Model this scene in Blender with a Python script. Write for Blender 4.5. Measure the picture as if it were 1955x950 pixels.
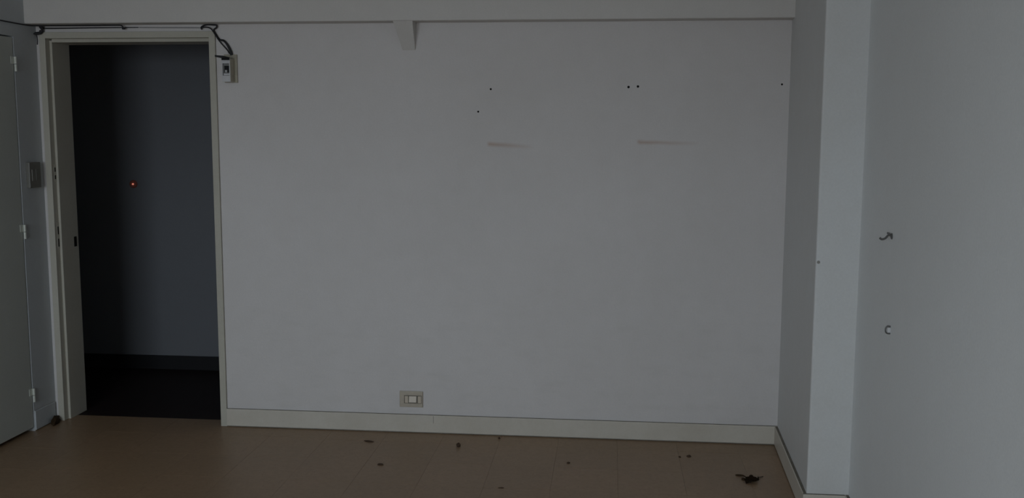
import bpy, bmesh, math, random
from mathutils import Vector, Matrix, noise

for o in list(bpy.data.objects):
    bpy.data.objects.remove(o, do_unlink=True)
S = bpy.context.scene
COL = S.collection
random.seed(7)

# ------------------------------------------------------------------ camera
CAM_D, CAM_H = 4.95, 1.5748
FPX, PITCH, YAW, ROLL = 1868.6, 0.1186, 0.0995, 0.0035
fwd = Vector((-math.sin(YAW)*math.cos(PITCH), math.cos(YAW)*math.cos(PITCH), -math.sin(PITCH)))
rt = Vector((math.cos(YAW), math.sin(YAW), 0))
up = rt.cross(fwd)
r2 = rt*math.cos(ROLL) + up*math.sin(ROLL)
u2 = up*math.cos(ROLL) - rt*math.sin(ROLL)
cd = bpy.data.cameras.new('camera')
cam = bpy.data.objects.new('camera', cd)
COL.objects.link(cam)
m = Matrix((r2, u2, -fwd)).transposed().to_4x4()
m.translation = (0, -CAM_D, CAM_H)
cam.matrix_world = m
cd.sensor_width = 36.0
cd.lens = FPX/1955*36.0
cd.clip_start = 0.05
S.camera = cam

# ------------------------------------------------------------------ light: dusk sky through the window behind the camera
WIN = dict(x0=-2.92, x1=-0.80, z0=0.90, z1=2.30)
REAR = -6.7
CEIL = 2.72
SKY_STRENGTH = 11.3
SKY_COLOR = (0.82, 0.925, 1.02, 1)
GROUND_COLOR = (0.46, 0.50, 0.54, 1)          # dim street and houses below the horizon
world = bpy.data.worlds.new('overcast_dusk')
S.world = world
world.use_nodes = True
bg = world.node_tree.nodes['Background']
wn = world.node_tree
tc = wn.nodes.new('ShaderNodeTexCoord')
sx = wn.nodes.new('ShaderNodeSeparateXYZ')
ramp = wn.nodes.new('ShaderNodeValToRGB')
mr = wn.nodes.new('ShaderNodeMapRange')
mr.inputs['From Min'].default_value = -1.0
mr.inputs['From Max'].default_value = 1.0
ramp.color_ramp.elements[0].position = 0.46
ramp.color_ramp.elements[0].color = GROUND_COLOR
ramp.color_ramp.elements[1].position = 0.56
ramp.color_ramp.elements[1].color = SKY_COLOR
wn.links.new(tc.outputs['Generated'], sx.inputs[0])
wn.links.new(sx.outputs['Z'], mr.inputs['Value'])
wn.links.new(mr.outputs[0], ramp.inputs[0])
wn.links.new(ramp.outputs[0], bg.inputs['Color'])
bg.inputs['Strength'].default_value = SKY_STRENGTH
ld = bpy.data.lights.new('window_portal', 'AREA')
ld.shape = 'RECTANGLE'
ld.size = WIN['x1']-WIN['x0']
ld.size_y = WIN['z1']-WIN['z0']
ld.cycles.is_portal = True
lo = bpy.data.objects.new('window_portal', ld)
COL.objects.link(lo)
lo.location = ((WIN['x0']+WIN['x1'])/2, REAR-0.10, (WIN['z0']+WIN['z1'])/2)
lo.rotation_euler = (math.pi/2, 0, 0)          # emits towards +y

S.view_settings.view_transform = 'Standard'
S.view_settings.look = 'None'
S.view_settings.gamma = 1
S.view_settings.use_curve_mapping = False
S.view_settings.exposure = 0.0
try:
    S.cycles.max_bounces = 10
    S.cycles.diffuse_bounces = 6
except Exception:
    pass

# ------------------------------------------------------------------ materials
def nodes_of(name):
    mt = bpy.data.materials.new(name)
    mt.use_nodes = True
    nt = mt.node_tree
    b = nt.nodes['Principled BSDF']
    return mt, nt, b

def N(nt, t, **kw):
    n = nt.nodes.new(t)
    for k, v in kw.items():
        setattr(n, k, v)
    return n

def math_n(nt, op, a, b=None, c=None, clamp=False):
    n = N(nt, 'ShaderNodeMath', operation=op, use_clamp=clamp)
    for i, v in enumerate((a, b, c)):
        if v is None:
            continue
        if isinstance(v, (int, float)):
            n.inputs[i].default_value = v
        else:
            nt.links.new(v, n.inputs[i])
    return n.outputs[0]

def mix_col(nt, fac, a, b, mode='MIX'):
    n = N(nt, 'ShaderNodeMix', data_type='RGBA', blend_type=mode)
    if isinstance(fac, (int, float)):
        n.inputs['Factor'].default_value = fac
    else:
        nt.links.new(fac, n.inputs['Factor'])
    for k, v in (('A', a), ('B', b)):
        sock = [s for s in n.inputs if s.name == k and s.type == 'RGBA'][0]
        if isinstance(v, tuple):
            sock.default_value = v
        else:
            nt.links.new(v, sock)
    return [s for s in n.outputs if s.type == 'RGBA'][0]

def pos_node(nt):
    return N(nt, 'ShaderNodeNewGeometry').outputs['Position']

def noise_fac(nt, scale, detail=3, rough=0.5, lo=0.35, hi=0.65, vec=None, stretch=None):
    v = vec if vec is not None else pos_node(nt)
    if stretch:
        mp = N(nt, 'ShaderNodeMapping')
        mp.inputs['Scale'].default_value = stretch
        nt.links.new(v, mp.inputs['Vector'])
        v = mp.outputs[0]
    n = N(nt, 'ShaderNodeTexNoise')
    n.inputs['Scale'].default_value = scale
    n.inputs['Detail'].default_value = detail
    n.inputs['Roughness'].default_value = rough
    nt.links.new(v, n.inputs['Vector'])
    mr = N(nt, 'ShaderNodeMapRange')
    mr.inputs['From Min'].default_value = lo
    mr.inputs['From Max'].default_value = hi
    nt.links.new(n.outputs['Fac'], mr.inputs['Value'])
    return mr.outputs[0]

def rgb(*c):
    return (c[0], c[1], c[2], 1)

def paint(name, base, dirt, rough=0.6, big=1.3, amount=0.5, bump=0.12, grain=140, fine=0.10):
    mt, nt, b = nodes_of(name)
    f1 = noise_fac(nt, big, 4, 0.55, 0.38, 0.72)
    f2 = noise_fac(nt, big*9, 3, 0.6, 0.35, 0.7)
    f = math_n(nt, 'MULTIPLY', math_n(nt, 'ADD', math_n(nt, 'MULTIPLY', f1, 0.7), math_n(nt, 'MULTIPLY', f2, 0.3)), amount)
    c = mix_col(nt, f, base, dirt)
    g = noise_fac(nt, grain, 2, 0.5, 0.3, 0.7)
    c = mix_col(nt, math_n(nt, 'MULTIPLY', g, fine), c, tuple(x*0.55 for x in base[:3]) + (1,))
    nt.links.new(c, b.inputs['Base Color'])
    b.inputs['Roughness'].default_value = rough
    b.inputs['Specular IOR Level'].default_value = 0.3
    bp = N(nt, 'ShaderNodeBump')
    bp.inputs['Strength'].default_value = bump
    bp.inputs['Distance'].default_value = 0.004
    g2 = noise_fac(nt, 38, 4, 0.6, 0.2, 0.8)
    nt.links.new(g2, bp.inputs['Height'])
    nt.links.new(bp.outputs['Normal'], b.inputs['Normal'])
    return mt

def plain(name, col, rough=0.5, spec=0.4, metal=0.0, var=0.12, scale=60):
    mt, nt, b = nodes_of(name)
    f = noise_fac(nt, scale, 3, 0.55, 0.3, 0.7)
    c = mix_col(nt, math_n(nt, 'MULTIPLY', f, var), col, tuple(x*0.45 for x in col[:3]) + (1,))
    nt.links.new(c, b.inputs['Base Color'])
    b.inputs['Roughness'].default_value = rough
    b.inputs['Specular IOR Level'].default_value = spec
    b.inputs['Metallic'].default_value = metal
    return mt

WALL = rgb(0.665, 0.640, 0.632)
WALL_D = rgb(0.54, 0.512, 0.490)
M_wall = paint('painted_plaster', WALL, WALL_D, amount=0.42)
M_side = paint('pillar_plaster', rgb(0.675, 0.685, 0.685), rgb(0.575, 0.565, 0.535), amount=0.45)
M_left_shaded = paint('left_wall_shaded_plaster', rgb(0.475, 0.50, 0.515), rgb(0.41, 0.42, 0.42), amount=0.45)  # off-white wall paint darkened: this side's dimmer light is in the colour
M_right_lit = paint('right_wall_lit_plaster', rgb(0.78, 0.80, 0.805), rgb(0.70, 0.715, 0.71), amount=0.4)  # off-white lightened, the stronger light on this wall is put into the paint
M_beam = paint('beam_plaster', rgb(0.65, 0.63, 0.605), WALL_D, amount=0.4)
M_ceiling = paint('ceiling_plaster', rgb(0.66, 0.66, 0.64), WALL_D, amount=0.3)
M_hall_shaded = paint('hall_shaded_plaster', rgb(0.175, 0.182, 0.198), rgb(0.15, 0.155, 0.17), amount=0.4)  # room's off-white turned dark: the hall's shade is painted in
M_skirt = paint('cream_skirting_paint', rgb(0.60, 0.565, 0.50), rgb(0.48, 0.435, 0.36), rough=0.45, big=3.5, amount=0.6, bump=0.06)
M_frame = paint('cream_metal_paint', rgb(0.50, 0.48, 0.415), rgb(0.41, 0.385, 0.315), rough=0.42, big=4, amount=0.5, bump=0.05)
M_leaf = paint('grey_door_paint', rgb(0.46, 0.48, 0.45), rgb(0.40, 0.41, 0.38), rough=0.5, big=2, amount=0.5, bump=0.05)
M_dust = plain('dust_line', rgb(0.24, 0.22, 0.185), 0.95, 0.1, var=0.6, scale=25)
M_dark = plain('dark_hole', rgb(0.012, 0.012, 0.012), 0.9, 0.1)
M_cable = plain('black_cable', rgb(0.026, 0.026, 0.029), 0.55, 0.3)
M_greycable = plain('painted_cable', rgb(0.30, 0.30, 0.30), 0.6, 0.3)
M_lid = plain('black_plastic', rgb(0.005, 0.005, 0.006), 0.5, 0.2)
M_white = plain('white_plastic', rgb(0.60, 0.60, 0.61), 0.4, 0.4, var=0.15)
M_beige = plain('yellowed_plastic', rgb(0.40, 0.37, 0.29), 0.4, 0.4, var=0.25, scale=40)
M_outlet = plain('aged_ivory_plastic', rgb(0.49, 0.435, 0.355), 0.4, 0.4, var=0.2, scale=45)
M_outlet2 = plain('ivory_module_plastic', rgb(0.56, 0.485, 0.39), 0.35, 0.45, var=0.1, scale=45)
M_switch = plain('grey_switch_plastic', rgb(0.19, 0.185, 0.165), 0.4, 0.4, var=0.2)
M_hinge = plain('pale_metal', rgb(0.62, 0.64, 0.58), 0.45, 0.5, metal=0.15)
M_steel = plain('dull_steel', rgb(0.16, 0.16, 0.155), 0.5, 0.5, metal=0.5)
M_dryleaf = plain('dry_brown_leaf', rgb(0.045, 0.026, 0.012), 0.85, 0.2, var=0.5, scale=90)
M_crumb = plain('dark_dirt', rgb(0.085, 0.055, 0.038), 0.95, 0.1, var=0.5, scale=120)
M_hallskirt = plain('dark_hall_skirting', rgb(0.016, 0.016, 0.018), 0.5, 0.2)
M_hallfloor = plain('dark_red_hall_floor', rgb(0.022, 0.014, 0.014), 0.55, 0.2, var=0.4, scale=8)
M_subfloor = plain('grimy_subfloor', rgb(0.16, 0.11, 0.072), 0.95, 0.1)
M_chip = plain('exposed_plaster', rgb(0.30, 0.29, 0.27), 0.95, 0.1)

def led_material():
    mt, nt, b = nodes_of('orange_led')
    b.inputs['Base Color'].default_value = rgb(0.8, 0.15, 0.05)
    b.inputs['Emission Color'].default_value = rgb(1.0, 0.34, 0.24)
    b.inputs['Emission Strength'].default_value = 0.42
    return mt
M_led = led_material()

def wall_back_material():
    """painted plaster with two rusty drip streaks left by old fixings"""
    mt, nt, b = nodes_of('back_wall_plaster')
    f1 = noise_fac(nt, 1.2, 4, 0.55, 0.38, 0.72)
    f2 = noise_fac(nt, 11, 3, 0.6, 0.35, 0.7)
    f = math_n(nt, 'MULTIPLY', math_n(nt, 'ADD', math_n(nt, 'MULTIPLY', f1, 0.7), math_n(nt, 'MULTIPLY', f2, 0.3)), 0.42)
    c = mix_col(nt, f, WALL, WALL_D)
    g = noise_fac(nt, 140, 2, 0.5, 0.3, 0.7)
    c = mix_col(nt, math_n(nt, 'MULTIPLY', g, 0.10), c, rgb(0.36, 0.36, 0.365))
    sep = N(nt, 'ShaderNodeSeparateXYZ')
    nt.links.new(pos_node(nt), sep.inputs[0])
    X, Z = sep.outputs['X'], sep.outputs['Z']
    wob = math_n(nt, 'MULTIPLY', math_n(nt, 'SUBTRACT', noise_fac(nt, 9, 2, 0.5, 0.0, 1.0), 0.5), 0.010)
    tot = None
    for x0, x1, z0, slope, hw, amp in ((-0.615, -0.38, 1.514, -0.055, 0.016, 0.55), (0.142, 0.44, 1.5265, -0.012, 0.014, 0.52),
                                       (0.138, 0.168, 1.529, 0.0, 0.016, 0.55)):
        t = N(nt, 'ShaderNodeMapRange'); t.inputs['From Min'].default_value = x0; t.inputs['From Max'].default_value = x1
        nt.links.new(X, t.inputs['Value'])
        fade = math_n(nt, 'POWER', math_n(nt, 'SUBTRACT', 1.0, t.outputs[0], clamp=True), 0.8)
        start = math_n(nt, 'MULTIPLY', math_n(nt, 'SUBTRACT', X, x0 - 0.012), 60, clamp=True)
        zc = math_n(nt, 'ADD', math_n(nt, 'MULTIPLY', math_n(nt, 'SUBTRACT', X, x0), slope), z0)
        d = math_n(nt, 'ABSOLUTE', math_n(nt, 'SUBTRACT', math_n(nt, 'ADD', Z, wob), zc))
        mk = math_n(nt, 'SUBTRACT', 1.0, math_n(nt, 'DIVIDE', d, hw), clamp=True)
        mk = math_n(nt, 'MULTIPLY', math_n(nt, 'MULTIPLY', mk, fade), math_n(nt, 'MULTIPLY', start, amp))
        tot = mk if tot is None else math_n(nt, 'MAXIMUM', tot, mk)
    c = mix_col(nt, tot, c, rgb(0.38, 0.19, 0.105))
    # faint scuffed, greyer band low on the wall
    sc = noise_fac(nt, 5, 4, 0.6, 0.52, 0.8, stretch=(1, 1, 3))
    zr = N(nt, 'ShaderNodeMapRange'); zr.inputs['From Min'].default_value = 0.95; zr.inputs['From Max'].default_value = 0.3
    nt.links.new(Z, zr.inputs['Value'])
    c = mix_col(nt, math_n(nt, 'MULTIPLY', math_n(nt, 'MULTIPLY', sc, zr.outputs[0]), 0.28), c, rgb(0.47, 0.46, 0.43))
    nt.links.new(c, b.inputs['Base Color'])
    b.inputs['Roughness'].default_value = 0.6
    b.inputs['Specular IOR Level'].default_value = 0.3
    bp = N(nt, 'ShaderNodeBump'); bp.inputs['Strength'].default_value = 0.12; bp.inputs['Distance'].default_value = 0.004
    nt.links.new(noise_fac(nt, 38, 4, 0.6, 0.2, 0.8), bp.inputs['Height'])
    nt.links.new(bp.outputs['Normal'], b.inputs['Normal'])
    return mt
M_back = wall_back_material()

def floor_material():
    mt, nt, b = nodes_of('beige_vinyl_tile')
    f1 = noise_fac(nt, 2.2, 4, 0.6, 0.35, 0.7)
    f2 = noise_fac(nt, 26, 4, 0.65, 0.35, 0.68)
    f3 = noise_fac(nt, 70, 3, 0.6, 0.52, 0.72)
    base = mix_col(nt, f2, rgb(0.325, 0.215, 0.130), rgb(0.280, 0.184, 0.110))
    base = mix_col(nt, math_n(nt, 'MULTIPLY', f1, 0.45), base, rgb(0.245, 0.172, 0.104))
    base = mix_col(nt, math_n(nt, 'MULTIPLY', f3, 0.5), base, rgb(0.19, 0.115, 0.068))
    oi = N(nt, 'ShaderNodeObjectInfo')
    v = math_n(nt, 'ADD', math_n(nt, 'MULTIPLY', oi.outputs['Random'], 0.07), 0.965)
    hs = N(nt, 'ShaderNodeHueSaturation')
    nt.links.new(base, hs.inputs['Color']); nt.links.new(v, hs.inputs['Value'])
    nt.links.new(hs.outputs[0], b.inputs['Base Color'])
    b.inputs['Roughness'].default_value = 0.40
    b.inputs['Specular IOR Level'].default_value = 0.45
    return mt
M_floor = floor_material()

# ------------------------------------------------------------------ mesh helpers
def add_box(bm, x0, x1, y0, y1, z0, z1):
    v = [bm.verts.new(p) for p in ((x0,y0,z0),(x1,y0,z0),(x1,y1,z0),(x0,y1,z0),(x0,y0,z1),(x1,y0,z1),(x1,y1,z1),(x0,y1,z1))]
    fs = [(0,3,2,1),(4,5,6,7),(0,1,5,4),(1,2,6,5),(2,3,7,6),(3,0,4,7)]
    return [bm.faces.new([v[i] for i in f]) for f in fs]

def add_prism(bm, pts, z0, z1):
    """vertical prism over a counter-clockwise footprint"""
    a = [bm.verts.new((x, y, z0)) for x, y in pts]
    c = [bm.verts.new((x, y, z1)) for x, y in pts]
    n = len(pts)
    bm.faces.new(a[::-1]); bm.faces.new(c)
    for i in range(n):
        j = (i+1) % n
        bm.faces.new((a[i], a[j], c[j], c[i]))

def add_hexa(bm, p):
    """8 corners: bottom four, top four, both counter-clockwise seen from above"""
    v = [bm.verts.new(q) for q in p]
    for f in ((0,3,2,1),(4,5,6,7),(0,1,5,4),(1,2,6,5),(2,3,7,6),(3,0,4,7)):
        bm.faces.new([v[i] for i in f])

def smooth_path(pts, n=6):
    P = [Vector(p) for p in pts]
    out = []
    for i in range(len(P)-1):
        p0 = P[max(i-1, 0)]; p1 = P[i]; p2 = P[i+1]; p3 = P[min(i+2, len(P)-1)]
        for k in range(n):
            t = k/n
            out.append(0.5*((2*p1) + (p2-p0)*t + (2*p0-5*p1+4*p2-p3)*t*t + (3*p1-p0-3*p2+p3)*t**3))
    out.append(P[-1])
    return out

def add_tube(bm, pts, r, seg=8, smooth=True, n=6):
    P = smooth_path(pts, n) if smooth else [Vector(p) for p in pts]
    rings = []
    prev = None
    for i, p in enumerate(P):
        d = (P[min(i+1, len(P)-1)] - P[max(i-1, 0)]).normalized()
        if prev is None:
            a = d.cross(Vector((0, 0, 1)))
            if a.length < 1e-3:
                a = d.cross(Vector((0, 1, 0)))
        else:
            a = prev - d*prev.dot(d)
        a.normalize(); prev = a
        b = d.cross(a)
        rr = r(i/(len(P)-1)) if callable(r) else r
        rings.append([bm.verts.new(p + (a*math.cos(2*math.pi*k/seg) + b*math.sin(2*math.pi*k/seg))*rr) for k in range(seg)])
    for i in range(len(rings)-1):
        for k in range(seg):
            j = (k+1) % seg
            bm.faces.new((rings[i][k], rings[i][j], rings[i+1][j], rings[i+1][k]))
    bm.faces.new(rings[0][::-1]); bm.faces.new(rings[-1])

def add_disc_stack(bm, c, axis, prof, seg=16):
    """lathe: prof = [(distance along axis, radius)...]"""
    ax = Vector(axis).normalized()
    a = ax.cross(Vector((0, 0, 1)))
    if a.length < 1e-3:
        a = ax.cross(Vector((0, 1, 0)))
    a.normalize(); b = ax.cross(a)
    c = Vector(c)
    rings = []
    for h, r in prof:
        rings.append([bm.verts.new(c + ax*h + (a*math.cos(2*math.pi*k/seg) + b*math.sin(2*math.pi*k/seg))*r) for k in range(seg)])
    for i in range(len(rings)-1):
        for k in range(seg):
            j = (k+1) % seg
            bm.faces.new((rings[i][k], rings[i][j], rings[i+1][j], rings[i+1][k]))
    bm.faces.new(rings[0][::-1]); bm.faces.new(rings[-1])

def bevel(bm, w, seg=2):
    bmesh.ops.bevel(bm, geom=list(bm.edges), offset=w, segments=seg, affect='EDGES', profile=0.5)

def obj(name, bm, mat, parent=None, smooth=False):
    bmesh.ops.recalc_face_normals(bm, faces=list(bm.faces))
    me = bpy.data.meshes.new(name)
    bm.to_mesh(me); bm.free()
    mats = mat if isinstance(mat, (list, tuple)) else [mat]
    for q in mats:
        me.materials.append(q)
    if smooth:
        for p in me.polygons:
            p.use_smooth = True
    o = bpy.data.objects.new(name, me)
    COL.objects.link(o)
    if parent:
        o.parent = parent
        if parent.type == 'EMPTY' or parent.location.length > 0:
            o.matrix_parent_inverse = Matrix.Translation(parent.location).inverted()
    return o

def boxobj(name, ext, mat, parent=None, bv=0.0, seg=2):
    bm = bmesh.new()
    add_box(bm, *ext)
    if bv:
        bevel(bm, bv, seg)
    return obj(name, bm, mat, parent)

def empty(name, loc):
    o = bpy.data.objects.new(name, None)
    o.empty_display_size = 0.05
    COL.objects.link(o)
    o.location = loc
    return o

def tag(o, label, cat=None, group=None, kind=None):
    o['label'] = label
    if cat: o['category'] = cat
    if group: o['group'] = group
    if kind: o['kind'] = kind
    return o

def struct(o, label=None):
    o['kind'] = 'structure'
    if label: o['label'] = label
    return o

# ------------------------------------------------------------------ setting
XL = -3.0036                       # left wall face
XR0, KR = 0.8658, 0.0402           # pillar side face: x = XR0 + KR*y
XC0 = 1.0347                       # right wall face:  x = XC0 + KR*y
YP = -0.9469                       # pillar front face
WT = 0.19                          # thickness of the wall round the doorway
ZB, BD = 2.1191, 0.10              # beam soffit height and projection
HALL_Y = 1.20
def xr(y): return XR0 + KR*y
def xc(y): return XC0 + KR*y

# floor: slab with vinyl tiles laid on it
bm = bmesh.new()
add_box(bm, -3.4, 1.4, REAR-0.2, 0.10, -0.12, -0.004)
floor = struct(obj('floor', bm, M_subfloor), 'beige-brown vinyl tile floor of the empty room')
TS, GAP = 0.30, 0.0005
tile_cache = {}
def tile_mesh(w, d):
    key = (round(w, 4), round(d, 4))
    if key not in tile_cache:
        bm = bmesh.new()
        t, c = -0.0038, 0.0003
        lo = [(0,0),(w,0),(w,d),(0,d)]
        hi = [(c,c),(w-c,c),(w-c,d-c),(c,d-c)]
        a = [bm.verts.new((x,y,t)) for x,y in lo]
        b = [bm.verts.new((x,y,-c)) for x,y in lo]
        e = [bm.verts.new((x,y,0)) for x,y in hi]
        bm.faces.new(a[::-1]); bm.faces.new(e)
        for i in range(4):
            j = (i+1) % 4
            bm.faces.new((a[i],a[j],b[j],b[i])); bm.faces.new((b[i],b[j],e[j],e[i]))
        me = bpy.data.meshes.new('floor_tile')
        bm.to_mesh(me); bm.free()
        me.materials.append(M_floor)
        tile_cache[key] = me
    return tile_cache[key]
X_SEAM, Y_SEAM = 0.356, -0.468
xs = [X_SEAM + TS*k for k in range(-13, 5)]
far = bmesh.new()
for i in range(len(xs)-1):
    x0, x1 = max(xs[i], -3.10), min(xs[i+1], 1.12)
    if x1 - x0 < 0.02:
        continue
    for k in range(-21, 2):
        y0, y1 = Y_SEAM + TS*k, Y_SEAM + TS*(k+1)
        y0 = max(y0, REAR); y1 = min(y1, 0.10)
        if y1 - y0 < 0.02:
            continue
        if y0 > -2.6:
            o = bpy.data.objects.new('floor_tile', tile_mesh(x1-x0-GAP, y1-y0-GAP))
            o.location = (x0+GAP/2, y0+GAP/2, random.uniform(-0.0002, 0.0002))
            o.parent = floor
            COL.objects.link(o)
        else:
            add_box(far, x0+GAP/2, x1-GAP/2, y0+GAP/2, y1-GAP/2, -0.0038, 0)
t = obj('rear_floor_tiles', far, M_floor, floor)
t['kind'] = 'stuff'

# back wall with the doorway hole
HX0, HX1, HZ = -2.984, -2.029, 2.083          # hole for the frame
bm = bmesh.new()
add_box(bm, -3.2, HX0, 0, WT, 0, CEIL)
add_box(bm, HX0, HX1, 0, WT, HZ, CEIL)
add_box(bm, HX1, 1.3, 0, WT, 0, CEIL)
wall_back = struct(obj('wall_back', bm, M_back), 'bare off-white back wall with rusty streaks and plug holes')

# old plug holes left in the back wall: a crater rim round a dark mouth
def plug_hole(x, z, r):
    bm = bmesh.new()
    add_disc_stack(bm, (x, 0.0, z), (0, -1, 0), [(0, r*1.25), (0.0007, r*1.15), (0.0009, r*0.95), (0.0003, r*0.8)], 14)
    return obj('plug_hole', bm, M_dark, wall_back)
for x, z, r in ((-0.6043, 1.7898, 0.0042), (0.0841, 1.7995, 0.005), (0.1304, 1.802, 0.005), (-0.6682, 1.6775, 0.004), (0.8285, 1.8114, 0.004)):
    plug_hole(x, z, r)

# left wall with a second door
D_Y0, D_Y1, D_Z = -1.05, -0.2025, 2.046
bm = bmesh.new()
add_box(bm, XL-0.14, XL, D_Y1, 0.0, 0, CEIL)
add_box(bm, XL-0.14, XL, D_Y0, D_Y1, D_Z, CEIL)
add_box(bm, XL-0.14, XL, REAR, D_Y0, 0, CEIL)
wall_left = struct(obj('wall_left', bm, M_left_shaded), 'dim off-white left wall with a flush grey door')

# pillar and right wall
bm = bmesh.new()
pts = [(xr(0), 0), (xr(YP), YP), (xc(YP), YP), (xc(0), 0)]
add_prism(bm, pts, 0, CEIL)
vert_e = [e for e in bm.edges if abs(e.verts[0].co.z - e.verts[1].co.z) > 1 and e.verts[0].co.y < -0.5 and e.verts[0].co.x < 0.9]
bmesh.ops.bevel(bm, geom=vert_e, offset=0.008, segments=3, affect='EDGES', profile=0.5)
pillar = struct(obj('pillar', bm, M_side), 'square plastered pillar projecting from the right wall')
bm = bmesh.new()
add_prism(bm, [(xc(0), 0), (xc(REAR), REAR), (xc(REAR)+0.14, REAR), (xc(0)+0.14, 0)], 0, CEIL)
wall_right = struct(obj('wall_right', bm, M_right_lit), 'off-white right wall in front of the pillar')
bm = bmesh.new()                                             # chipped spot on the pillar corner
add_disc_stack(bm, (0.8385, YP, 1.061), (0, -1, 0), [(0, 0.007), (0.0008, 0.006), (0.0004, 0.003)], 7)
obj('chipped_spot', bm, M_chip, pillar)

# rear wall with the window that lights the room
bm = bmesh.new()
x0, x1, z0, z1 = WIN['x0'], WIN['x1'], WIN['z0'], WIN['z1']
add_box(bm, -3.3, x0, REAR-0.16, REAR, 0, CEIL)
add_box(bm, x1, 1.3, REAR-0.16, REAR, 0, CEIL)
add_box(bm, x0, x1, REAR-0.16, REAR, 0, z0)
add_box(bm, x0, x1, REAR-0.16, REAR, z1, CEIL)
struct(obj('wall_rear', bm, M_side), 'wall behind the viewpoint with the window')
bm = bmesh.new()
for a, b_ in ((x0, x0+0.05), ((x0+x1)/2-0.025, (x0+x1)/2+0.025), (x1-0.05, x1)):
    add_box(bm, a, b_, REAR-0.09, REAR-0.04, z0, z1)
for a, b_ in ((z0, z0+0.05), (z1-0.05, z1)):
    add_box(bm, x0+0.05, (x0+x1)/2-0.025, REAR-0.09, REAR-0.04, a, b_)
    add_box(bm, (x0+x1)/2+0.025, x1-0.05, REAR-0.09, REAR-0.04, a, b_)
struct(obj('window_1', bm, M_frame), 'two-light window frame behind the viewpoint')

bm = bmesh.new()
add_box(bm, -3.3, 1.3, REAR-0.2, WT, CEIL, CEIL+0.1)
struct(obj('ceiling', bm, M_ceiling), 'plain off-white ceiling')

# beam along the top of the back wall with its small wedge bracket
bm = bmesh.new()
add_hexa(bm, [(XL, -BD, ZB), (xr(-BD), -BD, ZB), (xr(0), 0, ZB), (XL, 0, ZB),
              (XL, -BD, CEIL), (xr(-BD), -BD, CEIL), (xr(0), 0, CEIL), (XL, 0, CEIL)])
es = [e for e in bm.edges if all(abs(v.co.z-ZB) < 1e-4 and abs(v.co.y+BD) < 1e-4 for v in e.verts)]
bmesh.ops.bevel(bm, geom=es, offset=0.006, segments=3, affect='EDGES', profile=0.5)
beam = struct(obj('ceiling_beam', bm, M_beam), 'plastered beam along the top of the back wall')
bm = bmesh.new()
zt, zl = ZB, 1.984
f = [(-1.0797, -BD+0.001, zt), (-0.9825, -BD+0.001, zt), (-0.9825, 0, zt), (-1.0797, 0, zt)]
l = [(-1.052, -0.004, zl), (-0.988, -0.004, zl), (-0.988, 0, zl), (-1.052, 0, zl)]
add_hexa(bm, l + f)
obj('wedge_bracket', bm, M_beam, beam)

# hall beyond the doorway
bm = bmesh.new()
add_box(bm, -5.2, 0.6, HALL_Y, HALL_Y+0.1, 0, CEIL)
struct(obj('wall_hall', bm, M_hall_shaded), 'shade-darkened bluish far wall of the hall seen through the doorway')
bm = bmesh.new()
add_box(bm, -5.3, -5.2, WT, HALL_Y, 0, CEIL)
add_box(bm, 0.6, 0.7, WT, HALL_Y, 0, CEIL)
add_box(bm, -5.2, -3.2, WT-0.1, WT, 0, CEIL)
struct(obj('wall_hall_end', bm, M_hall_shaded))
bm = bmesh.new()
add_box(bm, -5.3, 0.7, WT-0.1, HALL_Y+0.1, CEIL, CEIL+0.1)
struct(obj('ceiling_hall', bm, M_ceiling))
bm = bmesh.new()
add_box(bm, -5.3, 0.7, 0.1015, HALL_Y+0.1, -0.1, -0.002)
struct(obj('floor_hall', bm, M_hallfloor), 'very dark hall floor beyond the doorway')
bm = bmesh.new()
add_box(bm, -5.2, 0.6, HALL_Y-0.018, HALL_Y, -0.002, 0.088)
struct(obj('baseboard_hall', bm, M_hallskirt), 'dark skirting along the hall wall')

# skirting boards: body, recessed foot, dusty top edge
def skirting(name, p0, p1, nrm, h, t=0.015, mat=M_skirt):
    p0, p1, n = Vector((*p0, 0)), Vector((*p1, 0)), Vector((*nrm, 0)).normalized()
    bm = bmesh.new()
    prof = [(0, 0.0), (t-0.006, 0.0), (t-0.006, 0.005), (t, 0.006), (t, h-0.004), (t-0.003, h), (0, h)]
    A = [bm.verts.new(p0 + n*a + Vector((0, 0, z))) for a, z in prof]
    B = [bm.verts.new(p1 + n*a + Vector((0, 0, z))) for a, z in prof]
    k = len(prof)
    for i in range(k):
        j = (i+1) % k
        fc = bm.faces.new((A[i], A[j], B[j], B[i]))
        if i in (0, 1, 2, 5):
            fc.material_index = 1
    bm.faces.new(A[::-1]); bm.faces.new(B)
    return obj(name, bm, [mat, M_dust])
SH = 0.0974
sb = struct(skirting('baseboard_back', (HX1, 0), (xr(0)-0.0005, 0), (0, -1), SH), 'cream skirting board along the back wall')
boxobj('joint', (-0.9055, -0.9035, -0.0157, -0.0145, 0.055, SH-0.004), M_dust, sb)
struct(skirting('baseboard_pillar', (xr(-0.0155), -0.0155), (xr(YP)-0.0, YP), (-1, KR), SH), 'skirting on the dark side of the pillar')
struct(skirting('baseboard_front', (xr(YP)-0.0155, YP), (xc(YP)-0.0155, YP), (0, -1), SH), 'skirting on the bright face of the pillar')
struct(skirting('baseboard_right', (xc(YP), YP), (xc(REAR), REAR), (-1, KR), SH))
struct(skirting('baseboard_left', (XL, D_Y1+0.003), (XL, -0.0165), (1, 0), 0.108, t=0.007, mat=M_left_shaded), 'short skirting between the left door and the corner')
struct(skirting('baseboard_rear', (XL, D_Y0), (XL, REAR), (1, 0), 0.108, t=0.008, mat=M_left_shaded))

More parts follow.
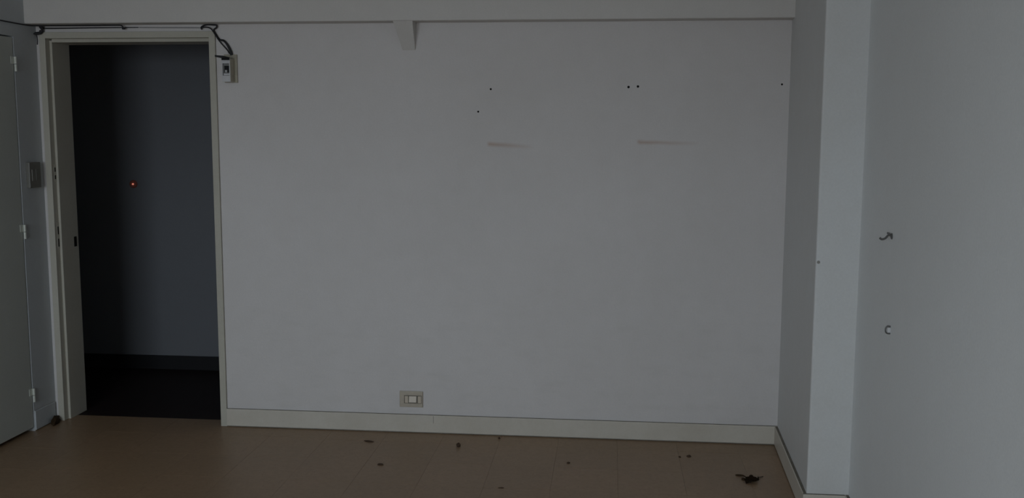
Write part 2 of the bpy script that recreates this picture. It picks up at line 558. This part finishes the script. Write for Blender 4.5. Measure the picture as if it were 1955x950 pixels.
# ------------------------------------------------------------------ door frame of the open doorway
CF = -0.012                                        # casing face
door1 = struct(empty('door_1', (-2.5, 0, 0)), 'open doorway with a cream rebated metal frame and no door leaf')
CI_L, CI_R, CZ = -2.950, -2.0635, 2.053            # casing inner edges
BI_L, BI_R, BZ, BY = -2.9375, -2.076, 2.036, 0.030 # stop (rebate) inner edges
def frame_piece(name, boxes, bv=0.0015):
    bm = bmesh.new()
    for bx in boxes:
        q = bmesh.new()
        add_box(q, *bx)
        bevel(q, bv, 2)
        me = bpy.data.meshes.new('tmp'); q.to_mesh(me); q.free()
        bm.from_mesh(me); bpy.data.meshes.remove(me)
    return obj(name, bm, M_frame, door1)
jl = frame_piece('jamb', [(HX0+0.001, CI_L, CF, WT+0.006, 0, 2.085), (CI_L-0.004, BI_L, BY, WT+0.006, 0, BZ+0.01)])
jr = frame_piece('jamb', [(CI_R, HX1-0.001, CF, WT+0.006, 0, 2.085), (BI_R, CI_R+0.004, BY, WT+0.006, 0, BZ+0.01)])
jt = frame_piece('lintel', [(CI_L-0.001, CI_R+0.001, CF+0.0005, WT+0.0055, CZ, 2.0845), (BI_L-0.001, BI_R+0.001, BY+0.0005, WT+0.0055, BZ, CZ+0.004)])
# strike plates with their slots in the left rebate
def strike(z0, z1, slots):
    p = boxobj('strike_plate', (CI_L-0.001, CI_L+0.0012, 0.010, 0.028, z0, z1), M_frame, jl, 0.0004)
    for a, b_ in slots:
        boxobj('slot', (CI_L-0.0005, CI_L+0.0018, 0.0135, 0.0235, a, b_), M_dark, jl, 0.0004)
strike(1.305, 1.395, ((1.357, 1.380), (1.318, 1.339)))
strike(0.945, 1.085, ((1.022, 1.064), (0.955, 0.998)))
boxobj('latch_slot', (BI_L-0.0005, BI_L+0.0015, 0.150, 0.176, 0.940, 0.995), M_dark, jl, 0.0004)

# ------------------------------------------------------------------ flush door in the left wall
door2 = struct(empty('door_2', (XL, D_Y1, 0)), 'closed flush grey door in the left wall, hinged near the corner')
boxobj('door_leaf', (XL-0.042, XL-0.002, D_Y0+0.004, D_Y1-0.006, 0.022, D_Z-0.006), M_leaf, door2, 0.002)
bm = bmesh.new()
add_box(bm, XL-0.13, XL-0.06, D_Y0, D_Y1, 0.0, D_Z)
obj('gap_shade_backing', bm, M_dark, door2)  # black sheet behind the leaf stands for the shade in its gaps
for zc in (1.909, 1.058, 0.195):
    bm = bmesh.new()
    for a, b_ in ((0.000, 0.036), (-0.038, -0.002)):
        add_disc_stack(bm, (XL+0.0065, D_Y1-0.003, zc+a), (0, 0, 1), [(0, 0.0055), (0.001, 0.0068), (b_-a-0.001, 0.0068), (b_-a, 0.0055)], 12)
    hg = obj('hinge', bm, M_hinge, door2)
    bm = bmesh.new()
    add_box(bm, XL-0.0019, XL+0.0004, D_Y1-0.030, D_Y1-0.0065, zc, zc+0.036)
    obj('hinge_leaf', bm, M_hinge, hg)

# ------------------------------------------------------------------ light switch on the strip of left wall
SY0, SY1, SZ0, SZ1 = -0.1575, -0.056, 1.279, 1.411
sw = empty('light_switch', (XL, (SY0+SY1)/2, SZ0))
tag(sw, 'grey surface-mounted light switch box on the narrow left wall strip beside the doorway', 'light switch')
boxobj('switch_box', (XL, XL+0.020, SY0, SY1, SZ0, SZ1), M_switch, sw, 0.003)
for k in range(2):
    y0 = SY0 + 0.018 + k*0.034
    boxobj('rocker', (XL+0.019, XL+0.0235, y0, y0+0.030, SZ0+0.036, SZ1-0.036), M_switch, sw, 0.0015)

# ------------------------------------------------------------------ breaker box right of the doorway
BX0, BX1, BZ0, BZ1, BF = -1.9755, -1.9325, 1.826, 1.9415, -0.066
brk = empty('breaker_box', ((BX0+BX1)/2, 0, BZ0))
tag(brk, 'small pale circuit breaker box with its black lid flipped up, right of the doorway', 'breaker box')
boxobj('back_plate', (-1.985, -1.9165, -0.012, 0, 1.823, 1.966), M_beige, brk, 0.002)
bm = bmesh.new()                                    # enclosure with an open front window
add_box(bm, BX0, BX1, BF+0.020, -0.012, BZ0, BZ1)
add_box(bm, BX0, BX0+0.004, BF, BF+0.020, BZ0, BZ1)
add_box(bm, BX1-0.004, BX1, BF, BF+0.020, BZ0, BZ1)
add_box(bm, BX0+0.004, BX1-0.004, BF, BF+0.020, BZ0, BZ0+0.030)
add_box(bm, BX0+0.004, BX1-0.004, BF, BF+0.020, BZ1-0.024, BZ1)
obj('enclosure', bm, M_white, brk)
boxobj('side_cover', (BX1, BX1+0.0022, BF+0.001, -0.012, BZ0+0.001, BZ1-0.001), M_beige, brk, 0.0005)
bm = bmesh.new()
add_box(bm, BX0+0.0045, BX1-0.0045, BF+0.008, BF+0.020, BZ0+0.031, BZ1-0.025)
mod = obj('breaker_module', bm, M_steel, brk)
boxobj('breaker_mouth', (BX0+0.010, BX1-0.008, BF+0.0065, BF+0.009, BZ0+0.046, BZ0+0.080), M_lid, mod, 0.001)
boxobj('toggle', (BX0+0.0185, BX1-0.0165, BF-0.004, BF+0.007, BZ0+0.046, BZ0+0.058), M_white, mod, 0.001)
boxobj('rating_strip', (BX0+0.0065, BX1-0.0065, BF+0.0068, BF+0.0085, BZ0+0.033, BZ0+0.041), M_white, mod, 0.0005)
bm = bmesh.new()                                    # lid standing straight out, seen edge on
add_hexa(bm, [(BX0+0.001, BF-0.088, 1.9440), (BX1-0.003, BF-0.080, 1.9400), (BX1-0.001, BF+0.002, 1.9425), (BX0+0.001, BF+0.002, 1.9425),
              (BX0+0.001, BF-0.088, 1.9525), (BX1-0.003, BF-0.080, 1.9500), (BX1-0.001, BF+0.002, 1.9480), (BX0+0.001, BF+0.002, 1.9480)])
add_box(bm, BX0+0.001, BX1-0.001, BF-0.004, BF+0.004, 1.9335, 1.9424)
obj('flip_lid', bm, M_lid, brk)

# ------------------------------------------------------------------ cables round the top of the doorway
bm = bmesh.new()
add_tube(bm, [(XL+0.006, -0.62, 2.1135), (XL+0.006, -0.40, 2.1135), (XL+0.006, -0.18, 2.1125), (XL+0.012, -0.07, 2.113), (-2.955, -0.050, 2.1140),
              (-2.80, -0.046, 2.1140), (-2.65, -0.044, 2.1140), (-2.53, -0.040, 2.1145), (-2.513, -0.034, 2.110), (-2.509, -0.028, 2.098)], 0.0033)
c1 = obj('overhead_cable', bm, M_cable, smooth=True)
tag(c1, 'black cable running along the left wall and under the beam, ending in a short drop', 'cable')
boxobj('end_plug', (-2.5165, -2.5015, -0.034, -0.021, 2.094, 2.106), M_cable, c1, 0.003)

bm = bmesh.new()
add_tube(bm, [(-2.972, -0.012, 2.117), (-2.966, -0.010, 2.1065), (-2.93, -0.006, 2.1045), (-2.75, -0.0055, 2.1055), (-2.60, -0.0055, 2.1060), (-2.50, -0.0055, 2.1062),
              (-2.44, -0.0045, 2.1064)], lambda t: 0.0042 - 0.0020*t)
c2 = obj('door_top_cable', bm, M_cable, smooth=True)
tag(c2, 'lower black cable on the strip of wall just above the door frame', 'cable')
bm = bmesh.new()
add_tube(bm, [(-2.436, -0.0032, 2.1064), (-2.30, -0.003, 2.1045), (-2.20, -0.003, 2.1035), (-2.112, -0.003, 2.1025)], 0.0026)
tag(obj('painted_cable', bm, M_greycable, smooth=True), 'thin painted-over grey wire continuing above the right half of the door frame', 'cable')

# cluster of plug and tape at the top left corner
j = empty('cable_junction', (-2.97, 0, 2.07))
tag(j, 'black taped cable joint with a stubby plug in the corner above the door frame', 'cable joint')
bm = bmesh.new()
add_tube(bm, [(-2.962, -0.026, 2.117), (-2.958, -0.022, 2.105), (-2.957, -0.022, 2.092), (-2.965, -0.024, 2.083)], lambda t: 0.0085 + 0.002*math.sin(t*9), seg=10)
obj('taped_sleeve', bm, M_cable, j, smooth=True)
bm = bmesh.new()
add_disc_stack(bm, (-2.958, -0.028, 2.0795), (-1, -0.1, -0.12), [(0, 0.004), (0.003, 0.0075), (0.032, 0.0082), (0.034, 0.005), (0.040, 0.004)], 12)
obj('plug', bm, M_cable, j, smooth=False)
bm = bmesh.new()
add_tube(bm, [(-2.994, -0.014, 2.072), (-2.997, -0.006, 2.060), (-2.9965, -0.005, 2.045), (-2.998, -0.004, 2.022)], 0.0022)
obj('wire_tail', bm, M_cable, j, smooth=True)

# bundle of two loose wires looping from the frame corner down into the breaker box
wb = empty('wire_bundle', (-2.02, 0, 1.962))
tag(wb, 'bundle of loose black wires looping under the beam and down into the breaker box', 'wire bundle')
bm = bmesh.new()
add_tube(bm, [(-2.098, -0.006, 2.094), (-2.102, -0.008, 2.103), (-2.085, -0.012, 2.113), (-2.062, -0.016, 2.1165), (-2.035, -0.018, 2.1150), (-2.017, -0.016, 2.113),
              (-2.019, -0.013, 2.102), (-2.034, -0.009, 2.090), (-2.022, -0.007, 2.065), (-2.006, -0.007, 2.042), (-1.984, -0.010, 2.036), (-1.968, -0.010, 2.020),
              (-1.955, -0.010, 1.998), (-1.946, -0.010, 1.976), (-1.944, -0.010, 1.962)], lambda t: 0.0042 if t < 0.6 else 0.0042 + 0.0028*min(1, (t-0.6)*4))
tw = obj('wire', bm, M_cable, wb, smooth=True)
tw['label'] = 'thick black wire'
bm = bmesh.new()
add_tube(bm, [(-2.0985, -0.016, 2.100), (-2.085, -0.018, 2.1035), (-2.062, -0.019, 2.1025), (-2.044, -0.0225, 2.0945), (-2.030, -0.022, 2.076), (-2.012, -0.0205, 2.047),
              (-2.000, -0.012, 2.027), (-1.984, -0.009, 2.008), (-1.966, -0.009, 1.988), (-1.954, -0.012, 1.970)], 0.0033)
tw = obj('wire', bm, M_cable, wb, smooth=True)
tw['label'] = 'thinner slack black wire'

# ------------------------------------------------------------------ socket low on the back wall
OX0, OX1, OZ0, OZ1 = -1.0862, -0.9615, 0.1362, 0.2222
out = empty('wall_socket', ((OX0+OX1)/2, 0, OZ0))
tag(out, 'yellowed ivory wall socket plate with three modules, low on the back wall above the skirting', 'wall socket')
bm = bmesh.new()
add_box(bm, OX0, OX1, -0.0085, 0, OZ0, OZ1)
bevel(bm, 0.003, 3)
obj('face_plate', bm, M_outlet, out)
bm = bmesh.new()                                    # raised rim round the module window
ix0, ix1, iz0, iz1 = OX0+0.022, OX1-0.003, OZ0+0.018, OZ1-0.018
for e in ((ix0, ix1, iz0, iz0+0.003), (ix0, ix1, iz1-0.003, iz1), (ix0, ix0+0.003, iz0+0.003, iz1-0.003), (ix1-0.003, ix1, iz0+0.003, iz1-0.003)):
    add_box(bm, e[0], e[1], -0.0105, -0.008, e[2], e[3])
obj('rim', bm, M_outlet, out)
boxobj('recess', (ix0+0.003, ix1-0.003, -0.0088, -0.008, iz0+0.003, iz1-0.003), M_dust, out)
w = (ix1-ix0-0.006)/100
boxobj('module', (ix0+0.003+w*5, ix0+0.003+w*23, -0.0112, -0.0087, iz0+0.006, iz1-0.008), M_outlet2, out, 0.0006)
bm = bmesh.new()                                    # tilted centre rocker
xa, xb_ = ix0+0.003+w*28, ix0+0.003+w*70
add_hexa(bm, [(xa, -0.0160, iz0+0.010), (xb_, -0.0160, iz0+0.010), (xb_, -0.0087, iz0+0.010), (xa, -0.0087, iz0+0.010),
              (xa, -0.0105, iz1-0.008), (xb_, -0.0105, iz1-0.008), (xb_, -0.0087, iz1-0.008), (xa, -0.0087, iz1-0.008)])
bevel(bm, 0.0006, 1)
obj('rocker', bm, M_outlet2, out)
boxobj('module', (ix0+0.003+w*79, ix0+0.003+w*97, -0.0112, -0.0087, iz0+0.006, iz1-0.008), M_outlet2, out, 0.0006)

# ------------------------------------------------------------------ hall indicator
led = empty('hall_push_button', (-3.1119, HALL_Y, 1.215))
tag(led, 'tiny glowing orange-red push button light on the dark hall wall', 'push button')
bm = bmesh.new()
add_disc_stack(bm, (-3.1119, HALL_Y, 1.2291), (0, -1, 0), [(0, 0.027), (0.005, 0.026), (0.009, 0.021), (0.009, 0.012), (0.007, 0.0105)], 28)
obj('bezel', bm, plain('halo_tinted_plastic', rgb(0.30, 0.10, 0.075), 0.4, 0.3), led)  # red tint paints the lamp's halo onto the housing
bm = bmesh.new()
add_disc_stack(bm, (-3.1119, HALL_Y-0.007, 1.2291), (0, -1, 0), [(0, 0.0065), (0.004, 0.0062), (0.007, 0.004)], 18)
obj('lamp_lens', bm, M_led, led, smooth=True)

# ------------------------------------------------------------------ broken fixings on the right wall
def wall_pt(y, z, off=0.0):                          # point at a distance off the right wall
    return Vector((xc(y)-off, y, z))
hk = empty('wall_hook', wall_pt(-1.46, 1.22))
tag(hk, 'bent dark metal hook sticking out of the right wall, the upper of two fixings', 'hook')
bm = bmesh.new()
P = wall_pt(-1.46, 1.2215)
add_disc_stack(bm, P, (-1, KR, 0), [(0, 0.011), (0.002, 0.011), (0.004, 0.008)], 12)
obj('rose', bm, M_steel, hk)
bm = bmesh.new()
add_tube(bm, [P, P+Vector((-0.012, 0, 0.004)), P+Vector((-0.024, -0.004, -0.007)), P+Vector((-0.036, -0.006, -0.010)), P+Vector((-0.043, -0.006, -0.005))], 0.0038)
obj('prong', bm, M_steel, hk, smooth=True)
bm = bmesh.new()
add_tube(bm, [P+Vector((-0.002, 0, 0)), P+Vector((-0.010, 0.004, 0.009)), P+Vector((-0.016, 0.004, 0.011))], 0.0035)
obj('prong', bm, M_steel, hk, smooth=True)

cp = empty('cable_clip', wall_pt(-1.5, 0.885))
tag(cp, 'small white clip with a dark edge on the right wall, the lower of two fixings', 'clip')
P = wall_pt(-1.50, 0.8995)
bm = bmesh.new()
add_tube(bm, [P+Vector((0.0, 0, 0.012)), P+Vector((-0.010, 0, 0.013)), P+Vector((-0.0155, 0, 0.006)), P+Vector((-0.0155, 0, -0.006)), P+Vector((-0.010, 0, -0.012)), P+Vector((0, 0, -0.013))], 0.0026)
obj('wire_loop', bm, M_steel, cp, smooth=True)
bm = bmesh.new()
add_box(bm, P.x-0.011, P.x-0.0001, P.y-0.006, P.y+0.006, P.z-0.009, P.z+0.009)
bevel(bm, 0.0015, 2)
obj('clip_body', bm, M_white, cp)

# ------------------------------------------------------------------ litter on the floor
def crumb(name, x, y, sx, sy, sz, label, rot=0.0, seed=0, mat=M_crumb, cat='crumb'):
    bm = bmesh.new()
    bmesh.ops.create_icosphere(bm, subdivisions=2, radius=1.0)
    c, s = math.cos(rot), math.sin(rot)
    for v in bm.verts:
        q = v.co * (1 + 0.45*noise.noise(v.co*1.7 + Vector((seed*3.1, seed, 0))))
        px, py, pz = q.x*sx, q.y*sy, max(q.z, -0.55)*sz
        v.co = (px*c - py*s, px*s + py*c, pz)
    zmin = min(v.co.z for v in bm.verts)
    for v in bm.verts:
        v.co += Vector((x, y, -zmin + 0.0001))
    o = obj(name, bm, mat)
    return tag(o, label, cat)
crumb('dirt_crumb', -0.7415, -0.2143, 0.011, 0.011, 0.013, 'round dark crumb of dirt on the floor below and right of the wall socket', 0.3, 1)
crumb('dirt_flake', -1.2080, -0.1860, 0.028, 0.007, 0.004, 'thin dark flake on the floor below and left of the wall socket', -0.25, 2, cat='flake')
crumb('dirt_crumb', -1.0687, -0.5264, 0.014, 0.008, 0.005, 'small dark crumb directly below the wall socket, farther out from the skirting', 0.1, 3)
crumb('dirt_crumb', 0.4046, -0.2411, 0.012, 0.008, 0.005, 'brown crumb on the floor just left and behind the dry leaf', 0.2, 4)
crumb('dirt_crumb', 0.3600, -0.2560, 0.006, 0.008, 0.003, 'tiny pale brown crumb immediately left of the brown crumb', 0.2, 5)
crumb('dirt_crumb', -0.5510, -0.0648, 0.006, 0.005, 0.006, 'tiny crumb against the foot of the skirting, middle of the back wall', 0.0, 6)
crumb('dirt_crumb', -0.1786, -0.4056, 0.008, 0.006, 0.005, 'tiny lone dark crumb in the middle of the floor', 0.5, 7)
crumb('dirt_flake', -0.4621, -0.7660, 0.014, 0.005, 0.002, 'thin brown flake lying farthest out from the skirting, mid floor', 0.1, 8, cat='flake')
crumb('dark_clump', -2.9740, -0.0620, 0.020, 0.056, 0.026, 'dark clump standing in for a skirting gap in the corner at the foot of the doorway', 0.25, 9, M_dryleaf, 'dirt clump')  # dark lump fills in for a likely missing piece of skirting

# curled dry leaf with stalk
lf = empty('dry_leaf', (0.655, -0.565, 0))
tag(lf, 'curled dark brown dry leaf lying on the floor near the pillar', 'leaf')
bm = bmesh.new()
NU, NV = 12, 7
grid = []
for i in range(NU+1):
    u = i/NU
    row = []
    wdt = 0.028*math.sin(math.pi*min(1, u*0.93+0.04))**0.7 * (1 + 0.18*math.sin(u*17))
    for k in range(NV+1):
        v = k/NV*2-1
        curl = 0.011*abs(v)**1.6*(1 + 0.5*math.sin(u*9+v*2))
        p = Vector(((u-0.5)*0.082, v*wdt, 0.004 + curl + 0.006*math.sin(u*5)**2))
        row.append(p)
    grid.append(row)
zmin = min(p.z for r in grid for p in r) - 0.0008
ang = 0.80
R = Matrix.Rotation(ang, 3, 'Z')
V = [[bm.verts.new(R @ (p - Vector((0, 0, zmin))) + Vector((0.662, -0.563, 0))) for p in r] for r in grid]
for i in range(NU):
    for k in range(NV):
        bm.faces.new((V[i][k], V[i+1][k], V[i+1][k+1], V[i][k+1]))
bmesh.ops.solidify(bm, geom=list(bm.faces), thickness=0.0006)
obj('blade', bm, M_dryleaf, lf, smooth=True)
bm = bmesh.new()
add_tube(bm, [(0.690, -0.530, 0.006), (0.704, -0.512, 0.005), (0.716, -0.500, 0.0025), (0.724, -0.492, 0.0022)], 0.0015)
obj('stalk', bm, M_dryleaf, lf, smooth=True)
bm = bmesh.new()
add_tube(bm, [(0.598, -0.487, 0.0025), (0.612, -0.492, 0.004), (0.630, -0.502, 0.006), (0.642, -0.512, 0.004)], lambda t: 0.0016+0.003*math.sin(t*3.1))
lf2 = tag(obj('leaf_fragment', bm, M_dryleaf, smooth=True), 'slim twig-like leaf fragment just behind the curled dry leaf', 'leaf')
crumb('leaf_crumb', 0.6280, -0.5440, 0.009, 0.012, 0.006, 'small dark leaf crumb touching the left end of the curled dry leaf', 0.4, 11, M_dryleaf)
crumb('leaf_fragment', 0.6700, -0.4900, 0.010, 0.008, 0.004, 'flat leaf fragment behind the curled dry leaf, right of the twig-like one', 0.9, 12, M_dryleaf, 'leaf')
